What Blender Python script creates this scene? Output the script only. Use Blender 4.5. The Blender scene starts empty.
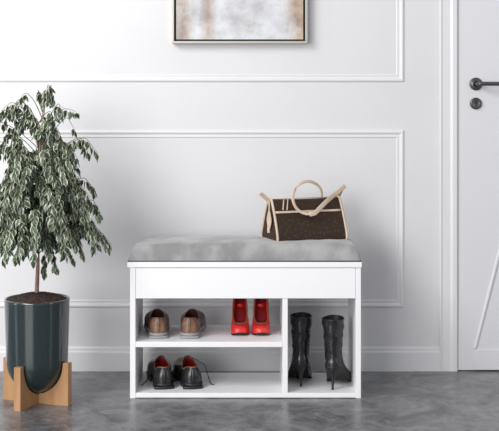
import bpy, bmesh, math, random
from mathutils import Vector, Matrix
PI = math.pi
random.seed(7)
scene = bpy.context.scene
COL = scene.collection

# ------------------------------------------------------------------ camera
CAM_D, CAM_H, F = 4.39, 1.024, 1152.0
cam_data = bpy.data.cameras.new('camera'); cam = bpy.data.objects.new('camera', cam_data)
COL.objects.link(cam)
cam.location = (0, -CAM_D, CAM_H); cam.rotation_euler = (PI/2, 0, 0)
cam_data.sensor_width = 36; cam_data.lens = F/499*36
cam_data.shift_x = 6.5/499; cam_data.shift_y = (102-215.5)/499
cam_data.clip_start = 0.05
scene.camera = cam
# ------------------------------------------------------------------ light
scene.view_settings.view_transform = 'Standard'
scene.view_settings.look = 'None'
scene.view_settings.gamma = 1
scene.view_settings.exposure = 0.09
w = bpy.data.worlds.new('world'); scene.world = w; w.use_nodes = True
w.node_tree.nodes['Background'].inputs[0].default_value = (0.95, 0.96, 1, 1)
w.node_tree.nodes['Background'].inputs[1].default_value = 0.47

def area(name, loc, target, size, size_y, power, col=(1, 1, 1)):
    d = bpy.data.lights.new(name, 'AREA'); d.shape = 'RECTANGLE'; d.size = size; d.size_y = size_y
    d.energy = power; d.color = col
    o = bpy.data.objects.new(name, d); COL.objects.link(o); o.location = loc
    o.rotation_euler = (Vector(target)-Vector(loc)).to_track_quat('-Z', 'Y').to_euler()
    return o
area('window_daylight', (-2.5, -2.7, 2.9), (.1, 0, 1.75), 1.5, 1.5, 108, (1, 0.985, 0.975))
area('front_fill', (-2.1, -4.6, 1.3), (-.3, 0, .7), 2.2, 1.8, 100, (1, .99, .98))  # added soft fill behind the camera to brighten the bench compartments, not a window
area('left_strip_daylight', (-2.8, -1.25, 1.1), (-.6, -.4, .6), 0.35, 2.0, 9, (1, 1, 1))
area('right_strip_daylight', (2.4, -2.2, 1.3), (0, -.2, .5), 0.4, 2.0, 7, (0.95, 0.97, 1))

# ------------------------------------------------------------------ helpers
def px(x, Z): return (x-243)*Z/F
def pz(y, Z): return CAM_H-(y-102)*Z/F
def P(x, y, Z): return Vector((px(x, Z), Z-CAM_D, pz(y, Z)))

def new_mat(name, col, rough=.5, metal=0, spec=.5, coat=0):
    m = bpy.data.materials.new(name); m.use_nodes = True
    b = m.node_tree.nodes['Principled BSDF']
    b.inputs['Base Color'].default_value = (*col, 1); b.inputs['Roughness'].default_value = rough
    b.inputs['Metallic'].default_value = metal; b.inputs['Specular IOR Level'].default_value = spec
    b.inputs['Coat Weight'].default_value = coat
    return m
def nd(m, t, **kw):
    n = m.node_tree.nodes.new(t)
    for k, v in kw.items():
        if k in n.inputs: n.inputs[k].default_value = v
        else: setattr(n, k, v)
    return n
def lk(m, a, b): m.node_tree.links.new(a, b)
def coords(m, scale=(1, 1, 1)):
    tc = nd(m, 'ShaderNodeTexCoord'); mp = nd(m, 'ShaderNodeMapping'); mp.inputs['Scale'].default_value = scale
    lk(m, tc.outputs['Object'], mp.inputs['Vector']); return mp.outputs['Vector']
def noise_mat(name, c1, c2, scale=20, rough=.5, detail=5, stretch=(1, 1, 1), bump=0, bscale=None, lo=.35, hi=.65, **kw):
    m = new_mat(name, c1, rough, **kw); b = m.node_tree.nodes['Principled BSDF']
    v = coords(m, stretch)
    n = nd(m, 'ShaderNodeTexNoise', Scale=scale, Detail=detail); lk(m, v, n.inputs['Vector'])
    r = nd(m, 'ShaderNodeValToRGB'); e = r.color_ramp.elements
    e[0].position = lo; e[0].color = (*c1, 1); e[1].position = hi; e[1].color = (*c2, 1)
    lk(m, n.outputs['Fac'], r.inputs['Fac']); lk(m, r.outputs['Color'], b.inputs['Base Color'])
    if bump:
        n2 = nd(m, 'ShaderNodeTexNoise', Scale=bscale or scale*3, Detail=4); lk(m, v, n2.inputs['Vector'])
        bp = nd(m, 'ShaderNodeBump', Strength=bump, Distance=.002); lk(m, n2.outputs['Fac'], bp.inputs['Height'])
        lk(m, bp.outputs['Normal'], b.inputs['Normal'])
    return m

def link_mesh(name, verts, faces, mat, parent=None, smooth=False, uvs=None, loc=None, mats=None, fmat=None):
    me = bpy.data.meshes.new(name); me.from_pydata([tuple(v) for v in verts], [], faces)
    if mats:
        for q in mats: me.materials.append(q)
        me.polygons.foreach_set('material_index', fmat)
    else: me.materials.append(mat)
    if smooth: me.polygons.foreach_set('use_smooth', [True]*len(me.polygons))
    if uvs:
        l = me.uv_layers.new(name='UVMap')
        for lp in me.loops: l.data[lp.index].uv = uvs[lp.vertex_index]
    bm = bmesh.new(); bm.from_mesh(me); bmesh.ops.recalc_face_normals(bm, faces=bm.faces); bm.to_mesh(me); bm.free()
    me.update()
    o = bpy.data.objects.new(name, me); COL.objects.link(o)
    if parent: o.parent = parent
    if loc: o.location = loc
    return o
def join(*vf):
    V, Fc = [], []
    for v, f in vf:
        n = len(V); V += list(v); Fc += [tuple(i+n for i in q) for q in f]
    return V, Fc
def box(x0, x1, y0, y1, z0, z1):
    v = [Vector(p) for p in ((x0,y0,z0),(x1,y0,z0),(x1,y1,z0),(x0,y1,z0),(x0,y0,z1),(x1,y0,z1),(x1,y1,z1),(x0,y1,z1))]
    return v, [(0,3,2,1),(4,5,6,7),(0,1,5,4),(1,2,6,5),(2,3,7,6),(3,0,4,7)]
def bevel(o, w_, seg=2):
    b = o.modifiers.new('bevel', 'BEVEL'); b.width = w_; b.segments = seg; b.limit_method = 'ANGLE'; b.angle_limit = math.radians(35)
    o.data.polygons.foreach_set('use_smooth', [True]*len(o.data.polygons))
    wn = o.modifiers.new('wn', 'WEIGHTED_NORMAL'); wn.keep_sharp = True
    return o
def bbox(name, b, mat, parent=None, bev=.0012):
    o = link_mesh(name, *box(*b), mat, parent)
    if bev: bevel(o, bev)
    return o
def lathe(prof, n=48, c=(0, 0, 0), axis='z'):
    V, Fc = [], []
    for r, z in prof:
        for i in range(n):
            a = 2*PI*i/n
            p = Vector((r*math.cos(a), r*math.sin(a), z))
            if axis == 'y': p = Vector((p.x, -p.z, p.y))
            V.append(p+Vector(c))
    for k in range(len(prof)-1):
        for i in range(n):
            j = (i+1) % n
            Fc.append((k*n+i, k*n+j, (k+1)*n+j, (k+1)*n+i))
    return V, Fc
def smooth_path(pts, sub=6):
    pts = [Vector(p) for p in pts]; out = []
    for i in range(len(pts)-1):
        p0 = pts[max(i-1, 0)]; p1 = pts[i]; p2 = pts[i+1]; p3 = pts[min(i+2, len(pts)-1)]
        for k in range(sub):
            t = k/sub
            out.append(.5*((2*p1)+(p2-p0)*t+(2*p0-5*p1+4*p2-p3)*t*t+(3*p1-p0-3*p2+p3)*t**3))
    out.append(pts[-1]); return out
def tube(pts, r, n=8, flat=None, wdir=None):
    """round tube, or with flat=(width, thickness) a ribbon whose width lies along wdir"""
    V, Fc = [], []; m = len(pts)
    ref = Vector((0.13, 0.2, 1)).normalized()
    for i, p in enumerate(pts):
        t = (pts[min(i+1, m-1)]-pts[max(i-1, 0)]).normalized()
        if flat:
            wd = Vector(wdir); s = (wd - t*wd.dot(t)).normalized()
        else:
            s = ref - t*ref.dot(t)
            s = s.normalized() if s.length > .05 else t.orthogonal().normalized()
            ref = s
        q = t.cross(s).normalized()
        rr = r[i] if isinstance(r, (list, tuple)) else r
        for k in range(n):
            a = 2*PI*(k+.5)/n
            if flat:
                ca, sa = math.cos(a), math.sin(a)
                ex = lambda c_: math.copysign(abs(c_)**.35, c_)
                V.append(p+s*ex(ca)*flat[0]/2+q*ex(sa)*flat[1]/2)
            else: V.append(p+s*math.cos(a)*rr+q*math.sin(a)*rr)
    for i in range(m-1):
        for k in range(n):
            j = (k+1) % n; Fc.append((i*n+k, i*n+j, (i+1)*n+j, (i+1)*n+k))
    Fc.append(tuple(range(n))[::-1]); Fc.append(tuple((m-1)*n+k for k in range(n)))
    return V, Fc
def empty(name, loc, rz=0):
    o = bpy.data.objects.new(name, None); COL.objects.link(o); o.location = loc; o.rotation_euler = (0, 0, rz)
    o.empty_display_size = .05; return o
def tag(o, label=None, cat=None, group=None, kind=None):
    if label: o['label'] = label
    if cat: o['category'] = cat
    if group: o['group'] = group
    if kind: o['kind'] = kind
    return o
def struct(o, label=None): o['kind'] = 'structure'; tag(o, label); return o

# ------------------------------------------------------------------ materials
M_wall = noise_mat('wall_paint', (.645, .642, .655), (.665, .661, .675), 3, .55, bump=.04, bscale=180)
M_trim = new_mat('trim_paint', (.70, .70, .715), .4)
M_door = new_mat('door_paint', (.68, .68, .70), .38)
M_white = new_mat('white_laminate', (.85, .85, .865), .35)
M_metal = new_mat('dark_steel', (.10, .10, .105), .35, metal=.7)
# concrete floor
M_floor = new_mat('polished_concrete', (.15, .15, .155), .3)
b = M_floor.node_tree.nodes['Principled BSDF']; v = coords(M_floor)
n1 = nd(M_floor, 'ShaderNodeTexNoise', Scale=7, Detail=12, Roughness=.76, Distortion=.8); lk(M_floor, v, n1.inputs['Vector'])
r1 = nd(M_floor, 'ShaderNodeValToRGB'); e = r1.color_ramp.elements
e[0].position = .38; e[0].color = (.062, .062, .065, 1); e[1].position = .63; e[1].color = (.225, .225, .232, 1)
lk(M_floor, n1.outputs['Fac'], r1.inputs['Fac'])
n2 = nd(M_floor, 'ShaderNodeTexNoise', Scale=16, Detail=8, Roughness=.75, Distortion=1.5); lk(M_floor, v, n2.inputs['Vector'])
r2 = nd(M_floor, 'ShaderNodeValToRGB'); e = r2.color_ramp.elements
e[0].position = .54; e[0].color = (0, 0, 0, 1); e[1].position = .70; e[1].color = (.6, .6, .6, 1)
lk(M_floor, n2.outputs['Fac'], r2.inputs['Fac'])
mx = nd(M_floor, 'ShaderNodeMixRGB'); mx.inputs[2].default_value = (.33, .33, .345, 1)
lk(M_floor, r2.outputs['Color'], mx.inputs[0]); lk(M_floor, r1.outputs['Color'], mx.inputs[1]); lk(M_floor, mx.outputs[0], b.inputs['Base Color'])
mr = nd(M_floor, 'ShaderNodeMapRange'); mr.inputs[3].default_value = .2; mr.inputs[4].default_value = .42
lk(M_floor, n1.outputs['Fac'], mr.inputs[0]); lk(M_floor, mr.outputs[0], b.inputs['Roughness'])

# ------------------------------------------------------------------ room shell
XD0 = px(457.2, CAM_D); XD1 = XD0+.80; XC = px(439.5, CAM_D); DTOP = 2.03
v, f = join(box(-2.3, XD0, 0, .12, 0, 2.6), box(XD1, 3.0, 0, .12, 0, 2.6), box(XD0, XD1, 0, .12, DTOP, 2.6))
struct(link_mesh('wall_back', v, f, M_wall))
struct(link_mesh('floor', *box(-2.3, 3.0, -5.2, .12, -.06, 0), M_floor))

def sweep_rect(x0, x1, z0, z1, prof):
    """mitred frame round a rectangle on the wall y=0; prof = (inset, proud) pairs"""
    V, Fc = [], []; n = len(prof)
    for sx, sz, X, Zc in ((1, 1, x0, z0), (-1, 1, x1, z0), (-1, -1, x1, z1), (1, -1, x0, z1)):
        for i, d in prof: V.append(Vector((X+sx*i, -d*.8, Zc+sz*i)))
    for k in range(4):
        for i in range(n-1): Fc.append((k*n+i, ((k+1) % 4)*n+i, ((k+1) % 4)*n+i+1, k*n+i+1))
    return V, Fc
PROF = [(0, 0), (.001, .004), (.004, .0072), (.008, .0085), (.012, .0072), (.015, .004), (.017, .0025), (.022, .0022), (.0235, .0038), (.0265, .0038), (.029, .0015), (.030, 0)]
xr = px(404, CAM_D)
o = struct(link_mesh('trim_1', *sweep_rect(-1.75, xr, pz(82, CAM_D), 2.35, PROF), M_trim))
o = struct(link_mesh('trim_2', *sweep_rect(-1.75, xr, pz(307.5, CAM_D), pz(130, CAM_D), PROF), M_trim))
def extr_x(x0, x1, prof):
    n = len(prof); V = [Vector((x0, -d, z)) for d, z in prof]+[Vector((x1, -d, z)) for d, z in prof]
    Fc = [(i, i+1, n+i+1, n+i) for i in range(n-1)]+[tuple(range(n)), tuple(range(2*n-1, n-1, -1))]
    return V, Fc
BP = [(0, 0), (.010, 0), (.010, .070), (.009, .074), (.0065, .0765), (.006, .086), (.004, .091), (0, .0915)]
struct(link_mesh('baseboard_left', *extr_x(-2.3, XC, BP), M_trim))
struct(link_mesh('baseboard_right', *extr_x(XD1+.066, 3.0, BP), M_trim))
# door casing (profile across, swept up the sides and over the head)
cw = XD0-XC
CP = [(0, 0), (0, .009), (.002, .0125), (.006, .0125), (.009, .009), (cw-.028, .0085), (cw-.022, .011), (cw-.018, .0125), (cw-.004, .0125), (cw, .010), (cw, 0)]
V, Fc = [], []; n = len(CP)
for (X, s, zz) in ((XC, 1, 0), (XC, 1, 1), (XD1+cw, -1, 1), (XD1+cw, -1, 0)):
    for i, d in CP: V.append(Vector((X+s*i, -d, (DTOP+cw-i) if zz else 0)))
for k in range(3):
    for i in range(n-1): Fc.append((k*n+i, (k+1)*n+i, (k+1)*n+i+1, k*n+i+1))
struct(link_mesh('trim_3', V, Fc, M_trim))
# door
door = empty('door_1', (XD0, 0, 0)); struct(door)
dw = .80
leaf = link_mesh('door_leaf', *box(.002, dw-.002, -.004, .036, .003, DTOP-.003), M_door, door); bevel(leaf, .0015)
def strip(a, c, wd, th, y0=-.004):
    a = Vector((a[0], 0, a[1])); c = Vector((c[0], 0, c[1])); t = (c-a).normalized(); s = Vector((-t.z, 0, t.x))
    V = []
    for q in (a, c):
        for k, d in ((-.5, 0), (-.5, .3), (-.25, .85), (0, 1), (.25, .85), (.5, .3), (.5, 0)):
            V.append(q+s*k*wd+Vector((0, y0-th*d, 0)))
    return V, [(i, i+1, 8+i, 7+i) for i in range(6)]+[tuple(range(7)), tuple(range(13, 6, -1))]
xm = px(474, CAM_D)-XD0; zr = pz(349, CAM_D)
apex = (dw/2, zr+(dw/2-xm)*3.92)
link_mesh('brace', *strip((xm+.003, zr+.004), apex, .014, .006), M_door, door, smooth=False)
link_mesh('brace', *strip((dw-xm-.003, zr+.004), apex, .014, .006), M_door, door, smooth=False)
bp = link_mesh('bottom_rail', *box(xm, dw-xm, -.0085, -.0035, .004, zr), M_door, door); bevel(bp, .003)
hx, hz = px(475.5, CAM_D)-XD0, pz(84, CAM_D); kz = pz(103.5, CAM_D)
ros = link_mesh('rosette', *lathe([(.0, .0), (.024, .0), (.0245, .004), (.023, .0075), (.018, .009), (.0125, .0095), (.0105, .012), (.0095, .0)], 40, (hx, -.004, hz), 'y'), M_metal, door, True)
lev = smooth_path([(hx, -.01, hz), (hx, -.035, hz), (hx+.004, -.047, hz), (hx+.016, -.052, hz), (hx+.06, -.052, hz), (hx+.125, -.05, hz)], 6)
link_mesh('handle', *tube(lev, .0078, 16), M_metal, door, True)
esc = link_mesh('keyhole_plate', *lathe([(.0, .007), (.013, .007), (.0155, .0085), (.021, .0075), (.0225, .004), (.0225, .0)], 40, (hx, -.004, kz), 'y'), M_metal, door, True)
M_blk = new_mat('black_void', (.006, .006, .006), .8)
kv = join(lathe([(0, .0074), (.0032, .0076), (.0032, .0)], 16, (hx, -.004, kz+.003), 'y'), box(hx-.0014, hx+.0014, -.0116, -.011, kz-.008, kz+.003))
link_mesh('keyhole', *kv, M_blk, esc)

# ------------------------------------------------------------------ picture
ZP = CAM_D-.038
x0, x1, z0, z1 = px(171.8, ZP), px(307.6, ZP), pz(43.3, ZP), pz(43.3, ZP)+.72
M_frame = new_mat('champagne_frame', (.50, .48, .43), .38, metal=.35)
M_gap = new_mat('black_liner', (.012, .01, .009), .6)
M_art = new_mat('abstract_paint', (.7, .7, .7), .7); b = M_art.node_tree.nodes['Principled BSDF']
v = coords(M_art)
sep = nd(M_art, 'ShaderNodeSeparateXYZ'); lk(M_art, v, sep.inputs[0])
def mth(m, op, a, c=None, clamp=False):
    n = nd(m, 'ShaderNodeMath', operation=op); n.use_clamp = clamp
    for i, q in enumerate((a, c)):
        if q is None: continue
        if isinstance(q, (int, float)): n.inputs[i].default_value = q
        else: lk(m, q, n.inputs[i])
    return n.outputs[0]
na = nd(M_art, 'ShaderNodeTexNoise', Scale=9, Detail=7, Roughness=.65); lk(M_art, v, na.inputs['Vector'])
vs = coords(M_art, (1, 1, .35)); nb = nd(M_art, 'ShaderNodeTexNoise', Scale=16, Detail=6, Roughness=.6); lk(M_art, vs, nb.inputs['Vector'])
xx = sep.outputs['X']     # object x from the picture centre, +-.25
band = lambda c, wd: mth(M_art, 'SUBTRACT', 1.0, mth(M_art, 'DIVIDE', mth(M_art, 'ABSOLUTE', mth(M_art, 'SUBTRACT', xx, c)), wd), True)
bl = mth(M_art, 'ADD', mth(M_art, 'MULTIPLY', band(-.215, .05), .9), mth(M_art, 'MULTIPLY', band(-.12, .035), .8))
br = mth(M_art, 'ADD', bl, mth(M_art, 'MULTIPLY', band(.235, .075), 1.5))
fac = mth(M_art, 'MULTIPLY', br, mth(M_art, 'MULTIPLY', mth(M_art, 'SUBTRACT', nb.outputs['Fac'], .30), 5.0, True), True)
rb = nd(M_art, 'ShaderNodeValToRGB'); e = rb.color_ramp.elements
e[0].position = .35; e[0].color = (.44, .44, .45, 1); e[1].position = .62; e[1].color = (.68, .69, .72, 1)
lk(M_art, na.outputs['Fac'], rb.inputs['Fac'])
ra = nd(M_art, 'ShaderNodeValToRGB'); e = ra.color_ramp.elements
e[0].position = .4; e[0].color = (.30, .215, .17, 1); e[1].position = .62; e[1].color = (.52, .42, .31, 1)
lk(M_art, na.outputs['Fac'], ra.inputs['Fac'])
mx = nd(M_art, 'ShaderNodeMixRGB'); lk(M_art, fac, mx.inputs[0]); lk(M_art, rb.outputs[0], mx.inputs[1]); lk(M_art, ra.outputs[0], mx.inputs[2])
lk(M_art, mx.outputs[0], b.inputs['Base Color'])
cx, cz = (x0+x1)/2, (z0+z1)/2
pic = empty('framed_painting', (cx, 0, cz))
tag(pic, 'abstract grey and taupe canvas in thin champagne frame above the bench', 'painting')
hw, hh = (x1-x0)/2, (z1-z0)/2; fw = .0085
v, f = join(box(-hw, hw, -.038, 0, -hh, -hh+fw), box(-hw, hw, -.038, 0, hh-fw, hh), box(-hw, -hw+fw, -.038, 0, -hh+fw, hh-fw), box(hw-fw, hw, -.038, 0, -hh+fw, hh-fw))
fr = link_mesh('frame', v, f, M_frame, pic); bevel(fr, .001)
link_mesh('liner', *box(-hw+fw, hw-fw, -.018, -.001, -hh+fw, hh-fw), M_gap, pic)
cv = link_mesh('canvas', *box(-hw+fw+.0075, hw-fw-.0075, -.032, -.0185, -hh+fw+.0065, hh-fw-.0065), M_art, pic); bevel(cv, .001)

# ------------------------------------------------------------------ bench
ZF, ZB = 3.98, 4.28
yf, yb = ZF-CAM_D, ZB-CAM_D
X = lambda p_: px(p_, ZF); H = lambda p_: pz(p_, ZF)
BX = (X(130)+X(361))/2
bench = empty('shoe_bench', (BX, (yf+yb)/2, 0))
tag(bench, 'white shoe storage bench with grey velvet seat cushion and open shelves', 'bench')
L = lambda a, c, y0, y1, z0, z1: (a-BX, c-BX, y0-(yf+yb)/2, y1-(yf+yb)/2, z0, z1)
HS, HB, HA, HL, HT = H(341.8), H(393), H(298.5), H(267.5), H(262)
bbox('side_panel', L(X(130), X(135.5), yf, yb, 0, HL), M_white, bench)
bbox('side_panel', L(X(355.7), X(361), yf, yb, 0, HL), M_white, bench)
bbox('bottom_board', L(X(135.5), X(355.7), yf+.001, yb, .002, HB), M_white, bench)
bbox('divider', L(X(282.6), X(287.8), yf+.002, yb, HB, HA), M_white, bench)
bbox('shelf', L(X(135.5), X(282.6), yf+.001, yb, H(347.3), HS), M_white, bench)
bbox('front_panel', L(X(135.7), X(355.5), yf, yf+.016, HA, HL-.0012), M_white, bench)
bbox('back_panel', L(X(135.5), X(355.7), yb-.012, yb, HA, HL), M_white, bench)
bbox('compartment_floor', L(X(135.5), X(355.7), yf+.016, yb-.012, HA, HA+.012), M_white, bench)
bbox('lid', L(X(127.3), X(361.8), yf-.004, yb, HL, HT), M_white, bench, .0015)
# cushion: rounded box with a soft crown
M_velvet = noise_mat('grey_velvet', (.225, .225, .228), (.35, .35, .352), 11, .85, detail=8, stretch=(1, 1, .6), bump=.25, bscale=300, lo=.4, hi=.6)
vb = M_velvet.node_tree.nodes['Principled BSDF']; vb.inputs['Sheen Weight'].default_value = .35; vb.inputs['Sheen Roughness'].default_value = .4
def cushion(hx_, hy_, h, nx=60, ny=24):
    V, Fc = [], []
    rnd = random.Random(3)
    def prof(u, hw_, r):   # u in -1..1 -> position, edge factor
        return u*hw_
    R = .038
    rows = []
    for j in range(ny+1):
        for i in range(nx+1):
            u = -1+2*i/nx; v_ = -1+2*j/ny
            # concentrate samples near the edges
            u = math.sin(u*PI/2)*.55+u*.45; v_ = math.sin(v_*PI/2)*.55+v_*.45
            x, y = u*hx_, v_*hy_
            dx = hx_-abs(x); dy = hy_-abs(y)
            fx = math.sqrt(max(0, 1-(1-min(dx/R, 1))**2)); fy = math.sqrt(max(0, 1-(1-min(dy/R, 1))**2))
            crown = .80+.20*(1-u*u)**.5*(1-v_*v_)**.5 if abs(u) < 1 and abs(v_) < 1 else .8
            z = h*crown*min(fx, fy)**.9*(0.5+.5*max(fx, fy)) if min(fx, fy) > 0 else 0
            z += .0008*math.sin(x*70+2*math.sin(y*30))*min(fx, fy)
            V.append(Vector((x, y, z+.003)))
    W = nx+1
    for j in range(ny):
        for i in range(nx): Fc.append((j*W+i, j*W+i+1, (j+1)*W+i+1, (j+1)*W+i))
    ring = [i for i in range(W)]+[j*W+nx for j in range(1, ny+1)]+[ny*W+i for i in range(nx-1, -1, -1)]+[j*W for j in range(ny-1, 0, -1)]
    base = len(V)
    for k in ring: V.append(Vector((V[k].x, V[k].y, 0)))
    m = len(ring)
    for k in range(m): Fc.append((ring[k], base+k, base+(k+1) % m, ring[(k+1) % m]))
    Fc.append(tuple(base+k for k in range(m)))
    return V, Fc
v, f = cushion((X(361.3)-X(128))/2, .149, .062)
ccx = (X(361.3)+X(128))/2-BX
cush = link_mesh('seat_cushion', v, f, M_velvet, bench, True, loc=(ccx, 0, HT+.0005)); tag(cush, 'grey velvet cushion')
M_pipe = new_mat('dark_seam', (.10, .10, .11), .8)
hx_, hy_ = (X(361.3)-X(128))/2, .149
pp = [Vector((-hx_, -hy_, 0)), Vector((hx_, -hy_, 0)), Vector((hx_, hy_, 0)), Vector((-hx_, hy_, 0)), Vector((-hx_, -hy_, 0))]
sp = link_mesh('seam', *tube(pp, .0022, 8), M_pipe, cush, True); sp.location = (0, 0, .0022)

# ------------------------------------------------------------------ footwear
def outline(L_, wh, wb, toe=2.2, n=40, skew=0):
    """sole outline, heel at y=0, toe at y=L_; list of (x,y), starting at the heel"""
    pts = []
    for i in range(n):
        a = 2*PI*i/n
        s = (1-math.cos(a))/2               # 0 heel .. 1 toe
        y = L_*s
        # width profile
        e1 = min(1, s/.12); e2 = min(1, (1-s)/.34)
        base = wh+(wb-wh)*(.5-.5*math.cos(PI*min(1, max(0, (s-.2)/.48))))
        waist = 1-.13*math.exp(-((s-.38)/.16)**2)
        ww = base*waist*math.sqrt(max(0, 1-(1-e1)**2))*(max(0, 1-(1-e2)**toe))**(1/toe)
        x = math.copysign(ww, math.sin(a)) if abs(math.sin(a)) > 1e-6 else 0
        x += skew*s*s
        pts.append((x, y))
    return pts
def bez(p0, p1, p2, p3, t):
    u = 1-t; return p0*u**3+p1*3*u*u*t+p2*3*u*t*t+p3*t**3
def rings_faces(nr, n):
    return [(k*n+i, k*n+(i+1) % n, (k+1)*n+(i+1) % n, (k+1)*n+i) for k in range(nr-1) for i in range(n)]
def opening(yc, ly, wx, zf, n=40, skew=0):
    """topline; zf(s) gives its height, s=0 at the heel end"""
    out = []
    for i in range(n):
        a = 2*PI*i/n; s = (1-math.cos(a))/2
        y = yc-ly*math.cos(a); x = wx(s)*math.sin(a)+skew*s
        out.append(Vector((x, y, zf(s))))
    return out
def upper(S, O, hz, nr=12, bulge=0, z2=None, xy=.5):
    """rings from the sole outline S to the topline O"""
    V = []; n = len(S)
    for k in range(nr+1):
        t = k/nr
        for i in range(n):
            s = (1-math.cos(2*PI*i/n))/2
            p0, p3 = S[i], O[i]
            out = Vector((p0.x, 0, 0)).normalized()*bulge if abs(p0.x) > 1e-4 else Vector((0, 0, 0))
            h = hz(s)
            p1 = p0+Vector((0, 0, h))+out
            p2 = p0.lerp(p3, xy); p2.z = p0.z*.25+p3.z*.75 if z2 is None else z2(s, p0, p3)
            V.append(bez(p0, p1, p2, p3, t))
    return V, rings_faces(nr+1, n)
def inner(O, inset, floor_pts, nr=6):
    """lining from topline down to an insole"""
    V = []; n = len(O)
    c = sum(O, Vector())/n
    for k in range(nr+1):
        t = k/nr
        for i in range(n):
            q = O[i].lerp(Vector((c.x, c.y, O[i].z)), inset if k else 0)
            V.append(q.lerp(floor_pts[i], t))
    Fc = rings_faces(nr+1, n); Fc.append(tuple(nr*n+i for i in range(n)))
    return V, Fc
def slab(pts, zt, zb_, grow=0):
    """sole slab between height functions zt(s,y) and zb_"""
    n = len(pts); V = []
    cy = sum(p[1] for p in pts)/n
    for fn, g in ((zb_, 0), (zb_, grow), (zt, grow), (zt, 0)):
        for i, (x, y) in enumerate(pts):
            d = Vector((x, (y-cy)*.5, 0)); d = d.normalized()*(g) if d.length else d
            V.append(Vector((x+d.x, y+d.y, fn(y))))
    Fc = rings_faces(4, n); Fc.append(tuple(range(n))); Fc.append(tuple(3*n+i for i in range(n)))
    return V, Fc

M_brown = noise_mat('brown_leather', (.13, .068, .038), (.27, .145, .085), 30, .38, detail=6, bump=.3, bscale=90)
M_brown2 = noise_mat('dark_vamp_leather', (.05, .045, .045), (.09, .08, .08), 30, .4)
M_greysole = new_mat('grey_rubber', (.27, .27, .28), .5)
M_lindark = noise_mat('dark_brown_lining', (.03, .008, .008), (.06, .018, .015), 60, .7)
M_black = noise_mat('black_leather', (.012, .012, .013), (.022, .022, .024), 40, .2, bump=.1, bscale=120)
M_blacksole = new_mat('black_rubber', (.007, .007, .008), .5)
M_redlin = noise_mat('red_lining', (.20, .006, .012), (.36, .012, .025), 50, .6)
M_lace = new_mat('black_lace', (.02, .02, .022), .7)
M_red = noise_mat('red_glitter_satin', (.55, .012, .012), (.85, .05, .045), 260, .3, detail=2, bump=.3, bscale=300)
M_redin = noise_mat('deep_red_insole', (.20, .008, .012), (.30, .012, .020), 60, .5)
M_gold = new_mat('tan_edge', (.27, .15, .07), .45)

def low_shoe(name, loc, rz, mirror, mu, ms, ml, Ln=.262, wh=.0325, wb=.045, hh=.075, lace=None, heel_h=.02, vamp=None, tip=None):
    t = empty(name, loc, rz); n = 40
    out = outline(Ln, wh, wb, n=n, skew=.008*mirror)
    zs = .019
    S = [Vector((x*.97, y*.985+.002, zs)) for x, y in out]
    O = opening(.073, .062, lambda s: .027 if s > .3 else .025, lambda s: hh+.006*math.cos(s*PI)+(.022*max(0, s-.55)/.45)+(-.012*math.exp(-((s-.45)/.22)**2)), n=n, skew=.003*mirror)
    V, Fc = upper(S, O, lambda s: .030+.016*s, 14, .004)
    up = link_mesh('upper', V, Fc, mu, t, True)
    # topline binding
    bd = link_mesh('collar', *tube([*O, O[0], O[1]], .0018, 6), tip or mu, t, True)
    fl = [Vector((x*.78, y*.62+.012, .03)) for x, y in out]
    lin = link_mesh('lining', *inner(O, .07, fl), ml, t, True); tag(lin, 'lining seen in the opening')
    def zb_(y): return 0.0 if y < .36*Ln or y > .50*Ln else (.008 if y < .47*Ln else .003)
    sole = link_mesh('sole', *slab(out, lambda y: zs+.001, lambda y: .009 if .30*Ln < y else .009, .0022), ms, t, True)
    hb = [(x, y) for x, y in outline(.075, wh*.98, wh*.98, 8, n)]
    hl = link_mesh('heel', *slab(hb, lambda y: .0095, lambda y: 0, .0020), ms, t, True)
    fb = [(x*.95, y) for x, y in out if y > .50*Ln]
    k = link_mesh('forefoot_sole', *slab(fb, lambda y: .0092, lambda y: 0), ms, t, False)
    # heel back seam and counter stitch
    i0 = 0
    seam = []
    for q in range(1, 14): seam.append(V[q*n]+Vector((0, -.0004, 0)))
    link_mesh('back_strip', *tube(seam, .0012, 6, flat=(.009, .0014), wdir=(1, 0, 0)), mu, t, True)
    if lace:
        ymid = .150
        # facings: eyelet rows and crossed laces over the instep
        pts = []
        def top(y, x=0):
            s = (y-.135)/(Ln-.135); s = max(0, min(1, s))
            return (hh+.016)*(1-s)**1.15+.052*(1-(1-s)**1.2)*(1-max(0, s-.6)*1.0)
        Vf = []
        for sgn in (-1, 1):
            for q in range(5):
                y = .138+.012*q; Vf.append((sgn, y))
        L2 = []
        for q in range(5):
            y = .138+.0115*q; z = top(y)
            L2.append(tube(smooth_path([(-.014, y, z-.0045), (-.007, y+.001, z+.002), (0, y+.002, z+.0035), (.007, y+.001, z+.002), (.014, y, z-.0045)], 3), .0014, 6))
        link_mesh('lacing', *join(*L2), M_lace, t, True)
        M = Matrix.Translation(Vector(loc)) @ Matrix.Rotation(rz, 4, 'Z'); Mi = M.inverted()
        for path in lace:
            pth = [Mi @ Vector(p) for p in path]
            z = top(.14)
            pth = [Vector((0, .140, z+.004))]+pth
            sp_ = smooth_path(pth, 8)
            for q in sp_: q.z = max(q.z, .0016)
            link_mesh('lace', *tube(sp_, .0013, 6), M_lace, t, True)
    if vamp:
        # darker side quarter and toe: a thin overlay following the front rings
        Vv, Ff = [], []
        idx = {}
        for fc in Fc:
            ys = sum(V[q].y for q in fc)/4
            if ys > .095:
                ff = []
                for q in fc:
                    if q not in idx:
                        p = V[q].copy(); c = Vector((0, p.y, .03)); d = (p-c); d = d.normalized() if d.length else d
                        idx[q] = len(Vv); Vv.append(p+d*.0011)
                    ff.append(idx[q])
                Ff.append(tuple(ff))
        o_ = link_mesh('vamp', Vv, Ff, vamp, t, True); o_['label'] = 'dark grey vamp'
    return t
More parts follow.
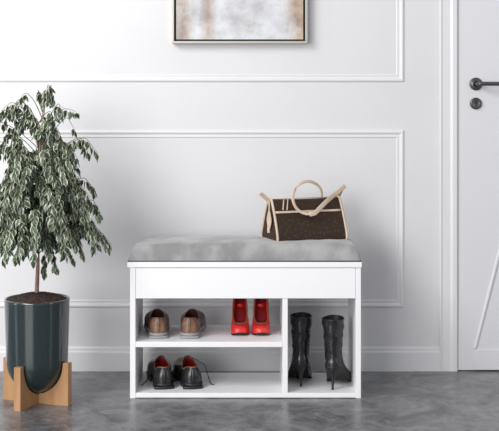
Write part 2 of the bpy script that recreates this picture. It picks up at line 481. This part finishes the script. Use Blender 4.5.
def at_h(x, y, h):   # pixel on a horizontal surface at height h
    Z = (CAM_H-h)*F/(y-102); return Vector((px(x, Z), Z-CAM_D, h))
p = at_h(158.5, 339.0, HS)
s1 = low_shoe('leather_shoe', p, math.radians(5), -1, M_brown, M_greysole, M_lindark, Ln=.245, hh=.065, vamp=M_brown2)
tag(s1, 'brown leather slip-on shoe with grey sole on the upper shelf, nearest the left side panel', 'shoe', 'pair of brown shoes on the upper shelf')
p = at_h(189.3, 339.0, HS)
s2 = low_shoe('leather_shoe', p, math.radians(-1), 1, M_brown, M_greysole, M_lindark, Ln=.245, hh=.065, vamp=M_brown2)
tag(s2, 'brown leather slip-on shoe with grey sole, the one nearer the red heels', 'shoe', 'pair of brown shoes on the upper shelf')
p = at_h(164.5, 389.5, HB); lz = HB+.0018
s3 = low_shoe('dress_shoe', p, math.radians(9), -1, M_black, M_blacksole, M_redlin, Ln=.262, wh=.035, wb=.0435, hh=.069, lace=[[P(151.5, 366, 4.10), P(149.5, 374, 4.07), at_h(146, 381, lz), at_h(143, 384.5, lz), at_h(140.3, 385, lz)]], tip=M_gold)
tag(s3, 'black lace-up dress shoe with red lining, left shoe beside the bench side panel', 'shoe', 'pair of black dress shoes on the bottom board')
p = at_h(193.5, 389.3, HB)
s4 = low_shoe('dress_shoe', p, math.radians(11), -1, M_black, M_blacksole, M_redlin, Ln=.262, wh=.035, wb=.0435, hh=.069, lace=[[P(203.5, 364, 4.12), P(206.5, 371, 4.09), at_h(209, 379, lz), at_h(211.5, 384, lz), at_h(214.5, 384.5, lz)], [P(182, 366, 4.10), P(178, 374, 4.12), at_h(175.5, 381, lz), at_h(173.2, 380, lz)]], tip=M_gold)
tag(s4, 'black lace-up dress shoe with red lining, right shoe with its lace trailing towards the divider', 'shoe', 'pair of black dress shoes on the bottom board')

def foot_z(y, Ln, hh):   # underside height of a high-heeled shoe
    s = y/Ln
    if s > .66: return .002+.008*max(0, (s-.86)/.14)**2
    q = (.66-s)/.66
    return .002+hh*(3*q*q-2*q**3)*1.0 if q < 1 else hh
def pump(loc, rz, mirror, Ln=.19, hh=.092):
    t = empty('high_heel', loc, rz); n = 40
    out = outline(Ln, .0175, .0325, 2.9, n, skew=.004*mirror)
    S = [Vector((x, y, foot_z(y, Ln, hh)+.003)) for x, y in out]
    def zf(s): # low at the throat, high at the heel
        y = .003+.70*Ln*s
        return foot_z(y, Ln, hh)+.050*(1-s)**1.3+.024+.010*s
    O = opening(.003+.36*Ln, .36*Ln, lambda s: .0150+.0150*math.sin(s*PI*.5), zf, n, skew=.003*mirror)
    V, Fc = upper(S, O, lambda s: .020+.006*s, 12, .002, z2=lambda s, a, c: a.z*.15+c.z*.85+.004*s)
    link_mesh('upper', V, Fc, M_red, t, True)
    e_ = link_mesh('topline_edge', *tube([*O, O[0], O[1]], .0026, 6), M_gold, t, True)
    fl = [Vector((x*.84, .006+y*.80, foot_z(.006+y*.80, Ln, hh)+.008)) for x, y in out]
    link_mesh('insole', *inner(O, .03, fl, 5), M_redin, t, True)
    sl = link_mesh('sole', *slab(out, lambda y: foot_z(y, Ln, hh)+.0035, lambda y: foot_z(y, Ln, hh)-.0018, .0003), M_blacksole, t, True)
    # stiletto
    rr = []
    for k in range(9):
        q = k/8; z = hh*(1-q)+.001
        r = .0045+.017*(1-q)**2.6
        rr.append((r, z-.003*(1-q), .022-.012*q+.006*(1-q)**2))
    Vh, m = [], 16
    for r, z, yc in rr:
        for i in range(m): Vh.append(Vector((r*math.cos(2*PI*i/m), yc+r*.95*math.sin(2*PI*i/m), max(z, 0))))
    Fh = rings_faces(9, m)+[tuple(range(m)), tuple(8*m+i for i in range(m))]
    link_mesh('heel', Vh, Fh, M_red, t, True)
    return t
Lp = .178
for cxp, lab, mir in ((239.2, 'red high heel pump facing forward on the upper shelf, nearer the brown shoes', 1), (262.2, 'red high heel pump facing forward on the upper shelf, beside the divider', -1)):
    toe = at_h(cxp, 336.3, HS)
    o = pump((toe.x+mir*.002, toe.y+Lp, HS), PI+mir*math.radians(1.5), mir, Ln=Lp)
    tag(o, lab, 'high heel', 'pair of red high heels on the upper shelf')

def boot(loc, rz, mirror, lean, lab, top_h=.243, skew=0):
    t = empty('heeled_boot', loc, rz); n = 40; Ln = .205; hh = .075
    out = outline(Ln, .028, .043, 2.3, n, skew=.004*mirror+skew)
    S = [Vector((x, y, foot_z(y, Ln, hh)+.004)) for x, y in out]
    O = opening(.042, .038, lambda s: .029, lambda s: .125+.012*s, n)
    V, Fc = upper(S, O, lambda s: .022+.010*s, 12, .004, z2=lambda s, a, c: a.z*.62+c.z*.38, xy=.92)
    # shaft rings
    base = len(V)-n; NR = 22
    rnd = random.Random(5+mirror)
    for k in range(1, NR+1):
        q = k/NR; z = .125+(top_h-.125)*q
        wx = .029+.0105*q**1.1; ly = .038+.010*q
        wob = .0010*math.sin(k*1.9+mirror)*(1-q)+.0012*math.sin(k*.8)
        cx_ = lean[0]*q*.02+.0012*math.sin(k*1.1+mirror*2)*.6; cy_ = .042+lean[1]*q*.02
        for i in range(n):
            a = 2*PI*i/n
            fold = .0014*math.sin(k*2.3+a*1.5)*max(0, 1-q*1.6)+.0012*math.sin(a*3+k*.6)
            V.append(Vector((cx_+(wx+wob+fold)*math.sin(a), cy_-(ly+fold)*math.cos(a), z+.012*(1-math.cos(a))/2*(1-q)+.002*q*math.cos(a*2))))
    Fc += [(base+k*n+i, base+k*n+(i+1) % n, base+(k+1)*n+(i+1) % n, base+(k+1)*n+i) for k in range(NR) for i in range(n)]
    link_mesh('upper', V, Fc, M_black, t, True)
    O2 = V[-n:]
    link_mesh('top_binding', *tube([*O2, O2[0], O2[1]], .0022, 6), M_black, t, True)
    fl = [Vector((q_.x*.75, .042+(q_.y-.042)*.75, .10)) for q_ in O2]
    link_mesh('lining', *inner(O2, .06, fl, 4), M_blacksole, t, True)
    link_mesh('sole', *slab(out, lambda y: foot_z(y, Ln, hh)+.0045, lambda y: foot_z(y, Ln, hh)-.0018, .0012), M_blacksole, t, True)
    rr = []
    for k in range(9):
        q = k/8
        rr.append((.0042+.020*(1-q)**3, (hh+.004)*(1-q)-.003*(1-q), .024-.014*q))
    Vh, m = [], 16
    for r, z, yc in rr:
        for i in range(m): Vh.append(Vector((r*math.cos(2*PI*i/m), yc+r*math.sin(2*PI*i/m), max(z, 0))))
    link_mesh('heel', Vh, rings_faces(9, m)+[tuple(range(m)), tuple(8*m+i for i in range(m))], M_blacksole, t, True)
    # ankle crease lines on the back
    cr = []
    for z in (.140, .147, .154, .161):
        cr.append(tube(smooth_path([(-.012, .0045, z), (-.006, .0015, z-.001), (0, .0005, z-.0012), (.006, .0015, z-.001), (.012, .0045, z)], 3), .0012, 6))
    link_mesh('crease', *join(*cr), M_black, t, True)
    tag(t, lab, 'boot', 'pair of black stiletto ankle boots in the tall compartment')
    return t
h1 = at_h(301.2, 387, HB); boot((h1.x-.0005, h1.y, HB), math.radians(-2), -1, (.1, .3), 'black leather stiletto boot standing straight, next to the divider')
h2 = at_h(333.2, 390.5, HB); boot((h2.x-.003, h2.y, HB), math.radians(-11), 1, (-.15, .2), 'black leather stiletto boot with toe turned towards the right side panel', skew=.015)

# ------------------------------------------------------------------ handbag
M_canvas = new_mat('brown_monogram_canvas', (.045, .028, .02), .6, spec=.25)
b = M_canvas.node_tree.nodes['Principled BSDF']; v = coords(M_canvas)
vo = nd(M_canvas, 'ShaderNodeTexVoronoi', Scale=70, Randomness=.7); lk(M_canvas, v, vo.inputs['Vector'])
rv = nd(M_canvas, 'ShaderNodeValToRGB'); e = rv.color_ramp.elements
e[0].position = .20; e[0].color = (.062, .037, .019, 1); e[1].position = .36; e[1].color = (.036, .020, .013, 1)
lk(M_canvas, vo.outputs['Distance'], rv.inputs['Fac']); lk(M_canvas, rv.outputs[0], b.inputs['Base Color'])
M_vach = noise_mat('cream_leather', (.52, .40, .30), (.66, .53, .41), 18, .5)
M_vedge = new_mat('tan_leather_edge', (.42, .24, .16), .5)
HC = HT+.0555
BL, BD, BH = .274, .142, .150
ang = math.radians(22)
bf = at_h(277.5, 243.6, HC)
ex = Vector((math.cos(ang), math.sin(ang), 0)); ey = Vector((-math.sin(ang), math.cos(ang), 0))
bc = bf+ex*BL/2+ey*BD/2
bag = empty('handbag', (bc.x, bc.y, HC), ang)
tag(bag, 'dark brown patterned handbag with cream leather trim and handles standing on the grey cushion', 'handbag')
# profile across the bag (y,z): rounded base, leaning sides, narrow top
prof = [(-BD/2+.012, 0), (-BD/2+.003, .003), (-BD/2, .012), (-BD/2+.003, .03), (-BD/2+.018, .07), (-BD/2+.036, .11), (-.016, BH-.006), (-.010, BH), (.010, BH), (.016, BH-.006), (BD/2-.036, .11), (BD/2-.018, .07), (BD/2-.003, .03), (BD/2, .012), (BD/2-.003, .003), (BD/2-.012, 0)]
nP = len(prof)
def bag_pt(u, k, scale=1, push=0):
    y, z = prof[k]
    lx = BL/2*(1-.010*z/BH)
    return Vector((u*(lx+push), y*scale, z))
V, Fc = [], []
NU = 14
for iu in range(NU+1):
    u = -1+2*iu/NU
    for k in range(nP):
        p = bag_pt(u, k); sag = .003*(1-u*u)*(1 if k in (6, 7, 8, 9) else .3)
        p.z = max(0, p.z-sag) ; V.append(p)
for iu in range(NU):
    for k in range(nP):
        j = (k+1) % nP; Fc.append((iu*nP+k, iu*nP+j, (iu+1)*nP+j, (iu+1)*nP+k))
Fc.append(tuple(range(nP))); Fc.append(tuple(NU*nP+k for k in range(nP)))
body = link_mesh('body', V, Fc, M_canvas, bag, False); bevel(body, .003)
for s in (-1, 1):   # piping round each end
    pth = [bag_pt(s, k, 1.0, -.001) for k in range(nP)]; pth = smooth_path(pth+[pth[0]], 3)
    link_mesh('piping', *tube(pth, .0046, 8), M_vach, bag, True)
# trim bands front and back (flat strip lying on the face)
def face_pt(x, z, side=-1, off=.0015):
    zs_ = [(.012, BD/2), (.03, BD/2-.003), (.07, BD/2-.018), (.11, BD/2-.036), (BH-.006, .016), (BH, .010)]
    for (a, ya), (c, yc) in zip(zs_, zs_[1:]):
        if a <= z <= c:
            y = ya+(yc-ya)*(z-a)/(c-a); break
    else: y = zs_[0][1] if z < .012 else .01
    return Vector((x, side*(y+off), z))
for s in (-1, 1):
    lx = BL/2*(1-.010*.108/BH)-.002
    pth = [face_pt(-lx+2*lx*i/12, .106, s) for i in range(13)]
    link_mesh('trim_band', *tube(pth, 1, 8, flat=(.0078, .0026), wdir=(0, -s*.45, 1)), M_vach, bag, True)
for xx_ in (-.100, -.084):
    pth = [face_pt(xx_+.012*(1-i/6), BH-.002-(.035)*i/6, -1, .0015) for i in range(7)]
    link_mesh('leather_tab', *tube(pth, 1, 8, flat=(.0042, .002), wdir=(1, 0, 0)), M_vach, bag, True)
# zip along the top ridge
link_mesh('zip', *tube([Vector((-BL/2*.93, 0, BH+.0005)), Vector((BL/2*.93, 0, BH+.0005))], 1, 8, flat=(.006, .002), wdir=(0, 1, 0)), M_vedge, bag, True)
MB = (Matrix.Translation((bc.x, bc.y, HC)) @ Matrix.Rotation(ang, 4, 'Z')).inverted()
def on_bag(x, y, off):   # photograph pixel -> point at local depth y=off of the bag
    d = Vector(((x-243)/F, 1, -(y-102)/F)); o_ = Vector((0, -CAM_D, CAM_H))
    n_ = MB.to_3x3() @ d; a_ = MB @ o_
    t_ = (off-a_.y)/n_.y
    return a_+n_*t_
# end ears: leather straps that stand up past the ends
pl = [Vector((-BL/2-.001, 0, .030)), Vector((-BL/2+.000, 0, .08)), Vector((-BL/2+.004, 0, .12)), Vector((-BL/2+.000, 0, .142)), Vector((-BL/2-.018, 0, .158)), Vector((-BL/2-.037, -.002, .173))]
link_mesh('end_tab', *tube(smooth_path(pl, 5), 1, 8, flat=(.015, .003), wdir=(.55, -.5, .7)), M_vach, bag, True)
pr = [Vector((BL/2+.001, 0, .04)), Vector((BL/2-.001, 0, .10)), Vector((BL/2-.004, 0, .142)), Vector((BL/2+.004, -.004, .165)), Vector((BL/2+.013, -.006, .182))]
link_mesh('end_tab', *tube(smooth_path(pr, 5), 1, 8, flat=(.015, .003), wdir=(1, -.3, -.3)), M_vedge, bag, True)
# hanging leather tag on the left end
tg = []
TV, TF = [], []
outl = [(0, .112), (.009, .104), (.019, .082), (.019, .070), (.011, .052), (0, .036), (-.011, .052), (-.019, .070), (-.019, .082), (-.009, .104)]
for d in (0, .0025):
    for y, z in outl: TV.append(Vector((-BL/2-.0045-d, y-.010, z)))
m = len(outl); TF = [tuple(range(m)), tuple(range(2*m-1, m-1, -1))]+[(i, (i+1) % m, m+(i+1) % m, m+i) for i in range(m)]
tgo = link_mesh('luggage_tag', TV, TF, M_vach, bag); tag(tgo, 'cream leaf-shaped tag')
# handles: the front one flops over and runs up to the right corner, the rear one ends behind the ridge
hp = [on_bag(321.8, 197, .006), on_bag(321.3, 190.5, .002), on_bag(317, 184.5, -.002), on_bag(309, 181.3, -.008), on_bag(301, 183.2, -.016), on_bag(295, 189.5, -.026), on_bag(292.8, 197.5, -.040), on_bag(294.5, 205.0, -.052), on_bag(299, 210.8, -.060), on_bag(306, 213.8, -.064), on_bag(313, 213.5, -.064)]
link_mesh('handle', *tube(smooth_path(hp, 6), 1, 10, flat=(.0108, .0035), wdir=(0.9, .45, .75)), M_vach, bag, True)
hp = [on_bag(309.5, 214.3, -.066), on_bag(315, 213, -.066), on_bag(319.5, 208.5, -.060), on_bag(326.5, 201.5, -.046), on_bag(334, 195, -.026), on_bag(341, 189.5, -.012), on_bag(345.0, 185.8, -.006)]
hs = link_mesh('handle', *tube(smooth_path(hp, 6), 1, 10, flat=(.0165, .0036), wdir=(-.62, .1, .78)), M_vach, bag, True)

# ------------------------------------------------------------------ plant stand
ZC = 3.93; PX, PY = px(37.2, ZC), ZC-CAM_D
M_wood = noise_mat('oak_wood', (.33, .175, .08), (.45, .25, .12), 14, .5, detail=4, stretch=(2, 2, .25))
stand = empty('plant_stand', (PX, PY, 0), math.radians(28))
tag(stand, 'low oak cross-shaped plant stand under the dark green pot', 'plant stand')
th, RO = .0125, .127
def leg_geo(dirx, diry, cross=True):
    """one arm: profile in (r,z) extruded sideways; concave inside edge cradles the pot"""
    pr = [(0.0, .0), (RO, .0), (RO, .1445), (.1065, .1445)]
    for k in range(1, 15):
        a = PI/2*k/14
        pr.append((.1065*math.cos(a) , .1445-(.1445-.033)*math.sin(a)**1.0))
    m = len(pr); V = []
    d = Vector((dirx, diry, 0)); s = Vector((-diry, dirx, 0))
    for sg in (-1, 1):
        for r, z in pr: V.append(d*(r if r > 0 else 0)+s*sg*th+Vector((0, 0, z)))
    # start each arm just off the middle so the four meet like a halved joint
    for q in V:
        r = q.dot(d)
        if r < th: q += d*(th-r)
    Fc = [tuple(range(m)), tuple(range(2*m-1, m-1, -1))]+[(i, (i+1) % m, m+(i+1) % m, m+i) for i in range(m)]
    return V, Fc
for k in range(4):
    a = math.radians(-111-28)+k*PI/2
    o = link_mesh('leg', *leg_geo(math.cos(a), math.sin(a)), M_wood, stand); bevel(o, .0012)
o = link_mesh('centre_block', *box(-th, th, -th, th, 0, .0325), M_wood, stand); o.rotation_euler.z = math.radians(-111-28)

# ------------------------------------------------------------------ potted tree
M_pot = new_mat('dark_green_glaze', (.013, .025, .027), .14, spec=.6, coat=.5)
M_soil = noise_mat('potting_soil', (.008, .004, .003), (.05, .026, .017), 90, .95, detail=6, bump=1.0, bscale=120)
M_bark = noise_mat('pinkish_bark', (.17, .10, .08), (.33, .21, .17), 60, .8, stretch=(1, 1, .3), bump=.5)
tree = empty('potted_weeping_fig', (PX, PY, .0))
tag(tree, 'variegated weeping fig tree growing in a glossy dark green round-bottomed pot left of the bench', 'potted plant')
ZT = pz(298, ZC)
RT = .1105
prof = []
for k in range(15):
    a = PI/2*k/14
    prof.append((max(.1045*math.sin(a), .0001), .150-(.150-.0345)*math.cos(a)))
prof += [(.1060, .20), (.1080, .27), (RT-.0004, ZT-.010), (RT, ZT-.003), (RT-.001, ZT), (RT-.0045, ZT+.0008), (RT-.0075, ZT-.002), (RT-.008, ZT-.02), (RT-.009, ZT-.05)]
link_mesh('pot', *lathe(prof, 96), M_pot, tree, True)
rs = random.Random(2); V, Fc = [], []; NRr, NA = 26, 72
for k in range(NRr+1):
    r = (RT-.0085)*k/NRr
    for i in range(NA):
        z = ZT-.008+.026*(1-(k/NRr)**2)**.8*(1)+rs.uniform(-.0022, .0022)*(1 if k < NRr else 0)
        V.append(Vector((r*math.cos(2*PI*i/NA), r*math.sin(2*PI*i/NA), z)))
for k in range(NRr):
    for i in range(NA):
        j = (i+1) % NA; Fc.append((k*NA+i, k*NA+j, (k+1)*NA+j, (k+1)*NA+i))
soil = link_mesh('soil', V, Fc, M_soil, tree, False); soil['kind'] = 'stuff'

def tl(x, y, dy=0.0):   # photograph pixel near the trunk plane -> tree-local
    q = P(x, y, ZC+dy); return Vector((q.x-PX, q.y-PY, q.z))
tr = smooth_path([tl(36.5, 297), tl(37.3, 280), tl(37.8, 262), tl(37.5, 240), tl(38.5, 215), tl(38, 190), tl(39, 165), tl(40, 145), tl(41, 128), tl(43, 112), tl(44, 98)], 4)
link_mesh('trunk', *tube(tr, [.0075-.0060*i/(len(tr)-1) for i in range(len(tr))], 10), M_bark, tree, True)

# leaf material: dark green heart, cream margin, from leaf uv
M_leaf = new_mat('variegated_leaf', (.05, .08, .04), .42); b = M_leaf.node_tree.nodes['Principled BSDF']
uv = nd(M_leaf, 'ShaderNodeUVMap'); sx = nd(M_leaf, 'ShaderNodeSeparateXYZ'); lk(M_leaf, uv.outputs[0], sx.inputs[0])
ed = mth(M_leaf, 'MULTIPLY', mth(M_leaf, 'ABSOLUTE', mth(M_leaf, 'SUBTRACT', mth(M_leaf, 'FRACT', sx.outputs['X']), .5)), 2.0)
nn = nd(M_leaf, 'ShaderNodeTexNoise', Scale=110, Detail=3); lk(M_leaf, coords(M_leaf), nn.inputs['Vector'])
sm = mth(M_leaf, 'ADD', ed, mth(M_leaf, 'MULTIPLY', mth(M_leaf, 'SUBTRACT', nn.outputs['Fac'], .5), .9))
rl = nd(M_leaf, 'ShaderNodeValToRGB'); e = rl.color_ramp.elements
e[0].position = .0; e[0].color = (.036, .056, .027, 1); e[1].position = 1.0; e[1].color = (.54, .58, .46, 1)
e2 = e.new(.56); e2.color = (.050, .076, .036, 1); e3 = e.new(.74); e3.color = (.36, .41, .30, 1)
lk(M_leaf, sm, rl.inputs['Fac']); lk(M_leaf, rl.outputs[0], b.inputs['Base Color'])
b.inputs['Transmission Weight'].default_value = 0

rl_ = random.Random(11)
LV, LF, LU = [], [], []
def leaf(p, d, nrm, ln):
    """d: pointing direction, nrm: leaf upper-face normal"""
    d = d.normalized(); s = d.cross(nrm).normalized(); nrm = s.cross(d).normalized()
    base = len(LV); wd = ln*rl_.uniform(.27, .38); fold = rl_.uniform(.15, .55); curl = rl_.uniform(.05, .28)
    prof = [(0, .06), (.16, .66), (.36, 1.0), (.58, .85), (.78, .45), (1.0, .02)]
    for t, ww in prof:
        c = p+d*(ln*t)-nrm*(curl*ln*t*t)
        for sd in (-1, 0, 1):
            LV.append(c+s*sd*wd*ww+nrm*(abs(sd)*wd*ww*-fold*.8+.0))
            LU.append((.5+.5*sd*.98, t))
    for k in range(5):
        for q in range(2):
            a = base+k*3+q; LF.append((a, a+1, a+4, a+3))
twigs = []
def spray(pts, rads=(.0017, .0006), start=.3, step=.010, ln=(.024, .033), dens=1.0):
    path = smooth_path(pts, 6); m = len(path)
    twigs.append(tube(path, [rads[0]+(rads[1]-rads[0])*i/(m-1) for i in range(m)], 5))
    # arc length walk
    acc, total = [0], 0
    for a, c in zip(path, path[1:]): total += (c-a).length; acc.append(total)
    sdist = total*start; side = 1
    while sdist <= total:
        for i in range(m-1):
            if acc[i] <= sdist <= acc[i+1]: break
        t = (sdist-acc[i])/max(1e-6, acc[i+1]-acc[i]); p = path[i].lerp(path[i+1], t)
        tg_ = (path[i+1]-path[i]).normalized()
        lat = tg_.cross(Vector((0, 0, 1)))
        lat = lat.normalized() if lat.length > .05 else Vector((rl_.uniform(-1, 1), rl_.uniform(-1, 1), 0)).normalized()
        d = Vector((0, 0, -1))*rl_.uniform(.8, 1.3)+lat*side*rl_.uniform(-.2, .8)+tg_*rl_.uniform(.0, .6)+Vector((rl_.uniform(-.4, .4), rl_.uniform(-.4, .4), 0))
        outw = Vector((p.x, p.y, .05))
        nr = outw.normalized()*.8+lat*side*rl_.uniform(-.3, .9)+Vector((rl_.uniform(-.8, .8), rl_.uniform(-.8, .8), rl_.uniform(0, .9)))
        pe = p+d.normalized()*.006
        leaf(pe, d, nr, rl_.uniform(*ln))
        side = -side; sdist += step*rl_.uniform(.7, 1.3)/dens
def arc(a, apex, tip): # three control points and a droop
    return [a, a.lerp(apex, .5)+Vector((0, 0, .012)), apex, apex.lerp(tip, .55)+Vector((0, 0, .006)), tip]
# sprays whose place the photograph shows
for a, c, t_, st in (
    ((43, 125), (48, 85), (54, 102), .45), ((42, 112), (51, 85), (49, 101), .5), ((42, 108), (38, 90), (43, 103), .5),
    ((42, 118), (28, 94), (21, 97), .80), ((41, 130), (14, 103), (1, 111), .38), ((40, 135), (10, 107), (6, 118), .35),
    ((40, 140), (6, 110), (-8, 126), .4), ((40, 150), (0, 122), (-10, 140), .4), ((41, 128), (20, 100), (10, 112), .45), ((42, 138), (62, 110), (76, 112), .5), ((42, 135), (58, 104), (62, 116), .45), ((42, 150), (66, 118), (75, 131), .93),
    ((41, 145), (30, 108), (22, 122), .3), ((41, 150), (28, 118), (16, 132), .3), ((41, 145), (50, 118), (56, 132), .3), ((41, 150), (44, 122), (40, 138), .35),
    ((40, 165), (83, 138), (98, 154), .45), ((40, 168), (78, 138), (88, 152), .4), ((40, 170), (68, 146), (78, 160), .35), ((40, 160), (56, 128), (66, 150), .3),
    ((40, 180), (18, 138), (4, 155), .45), ((40, 175), (12, 144), (22, 158), .45), ((40, 185), (2, 142), (-12, 160), .4),
    ((39, 205), (82, 178), (96, 192), .35), ((39, 200), (76, 176), (84, 196), .3), ((39, 205), (72, 172), (70, 196), .3),
    ((39, 225), (90, 200), (101, 214), .45), ((39, 220), (80, 198), (88, 216), .3), ((39, 215), (92, 205), (100, 216), .5),
    ((38, 245), (95, 228), (109, 248), .4), ((38, 240), (98, 232), (111, 244), .5), ((38, 245), (85, 225), (96, 250), .3), ((38, 250), (72, 232), (84, 254), .3),
    ((38, 245), (62, 236), (72, 258), .3), ((38, 250), (50, 240), (56, 268), .45), ((38, 245), (44, 238), (45, 272), .6),
    ((38, 245), (24, 240), (14, 256), .4), ((38, 245), (12, 238), (4, 256), .3), ((38, 240), (-10, 225), (-22, 248), .3), ((38, 250), (28, 242), (22, 252), .5)):
    dy = rl_.uniform(-.035, .02)
    spray(arc(tl(*a), tl(*c, dy), tl(*t_, dy*1.3)), start=st, step=.0062)
for k in range(19):   # sprays towards the room that cover the trunk
    yt = 168+k*4.6; az_ = -PI/2+rl_.uniform(-.75, .75); R_ = rl_.uniform(.09, .19)
    tp = Vector((math.cos(az_)*R_, math.sin(az_)*R_, pz(yt, ZC)))
    spray(arc(Vector((0, 0, tp.z+.02)), Vector((tp.x*.7, tp.y*.7, tp.z+.07)), tp), start=.25, step=.0072)
# fill all round the trunk
def radius(y):   # canopy radius in pixels by image height
    tab = [(100, 14), (120, 30), (140, 46), (160, 52), (180, 56), (200, 62), (220, 66), (240, 70), (262, 66)]
    for (a, ra_), (c, rc) in zip(tab, tab[1:]):
        if a <= y <= c: return ra_+(rc-ra_)*(y-a)/(c-a)
    return 14
NF = 165
for k in range(NF):
    q = (k+.5)/NF; ytip = 126+(256-126)*q**.68
    az = k*2.39996+rl_.uniform(-.3, .3)
    R = radius(ytip)*rl_.uniform(.38, 1.0)*ZC/F
    c_, s_ = math.cos(az), math.sin(az)
    zt_ = pz(ytip, ZC)
    zs_ = zt_+rl_.uniform(-.02, .03)
    if zs_ < .50: zs_ = .50
    # skip the little window where the photo shows the bare trunk
    xt = 37+c_*R*F/ZC
    if 130 < ytip < 182 and s_ < .6 and 18 < xt < 50: continue
    if ytip < 160 and rl_.random() < .6: continue
    tip = Vector((c_*R, s_*R, zt_)); apx = Vector((c_*R*.72, s_*R*.72, zt_+rl_.uniform(.05, .085)))
    a_ = Vector((0, 0, min(zs_, 1.0)))
    spray(arc(a_, apx, tip), start=rl_.uniform(.2, .35), step=.0076)
fol = link_mesh('foliage', LV, LF, M_leaf, tree, True, uvs=LU); fol['label'] = 'green leaves with cream margins'
M_twig = new_mat('olive_twig', (.11, .10, .06), .7)
link_mesh('twigs', *join(*twigs), M_twig, tree, True)
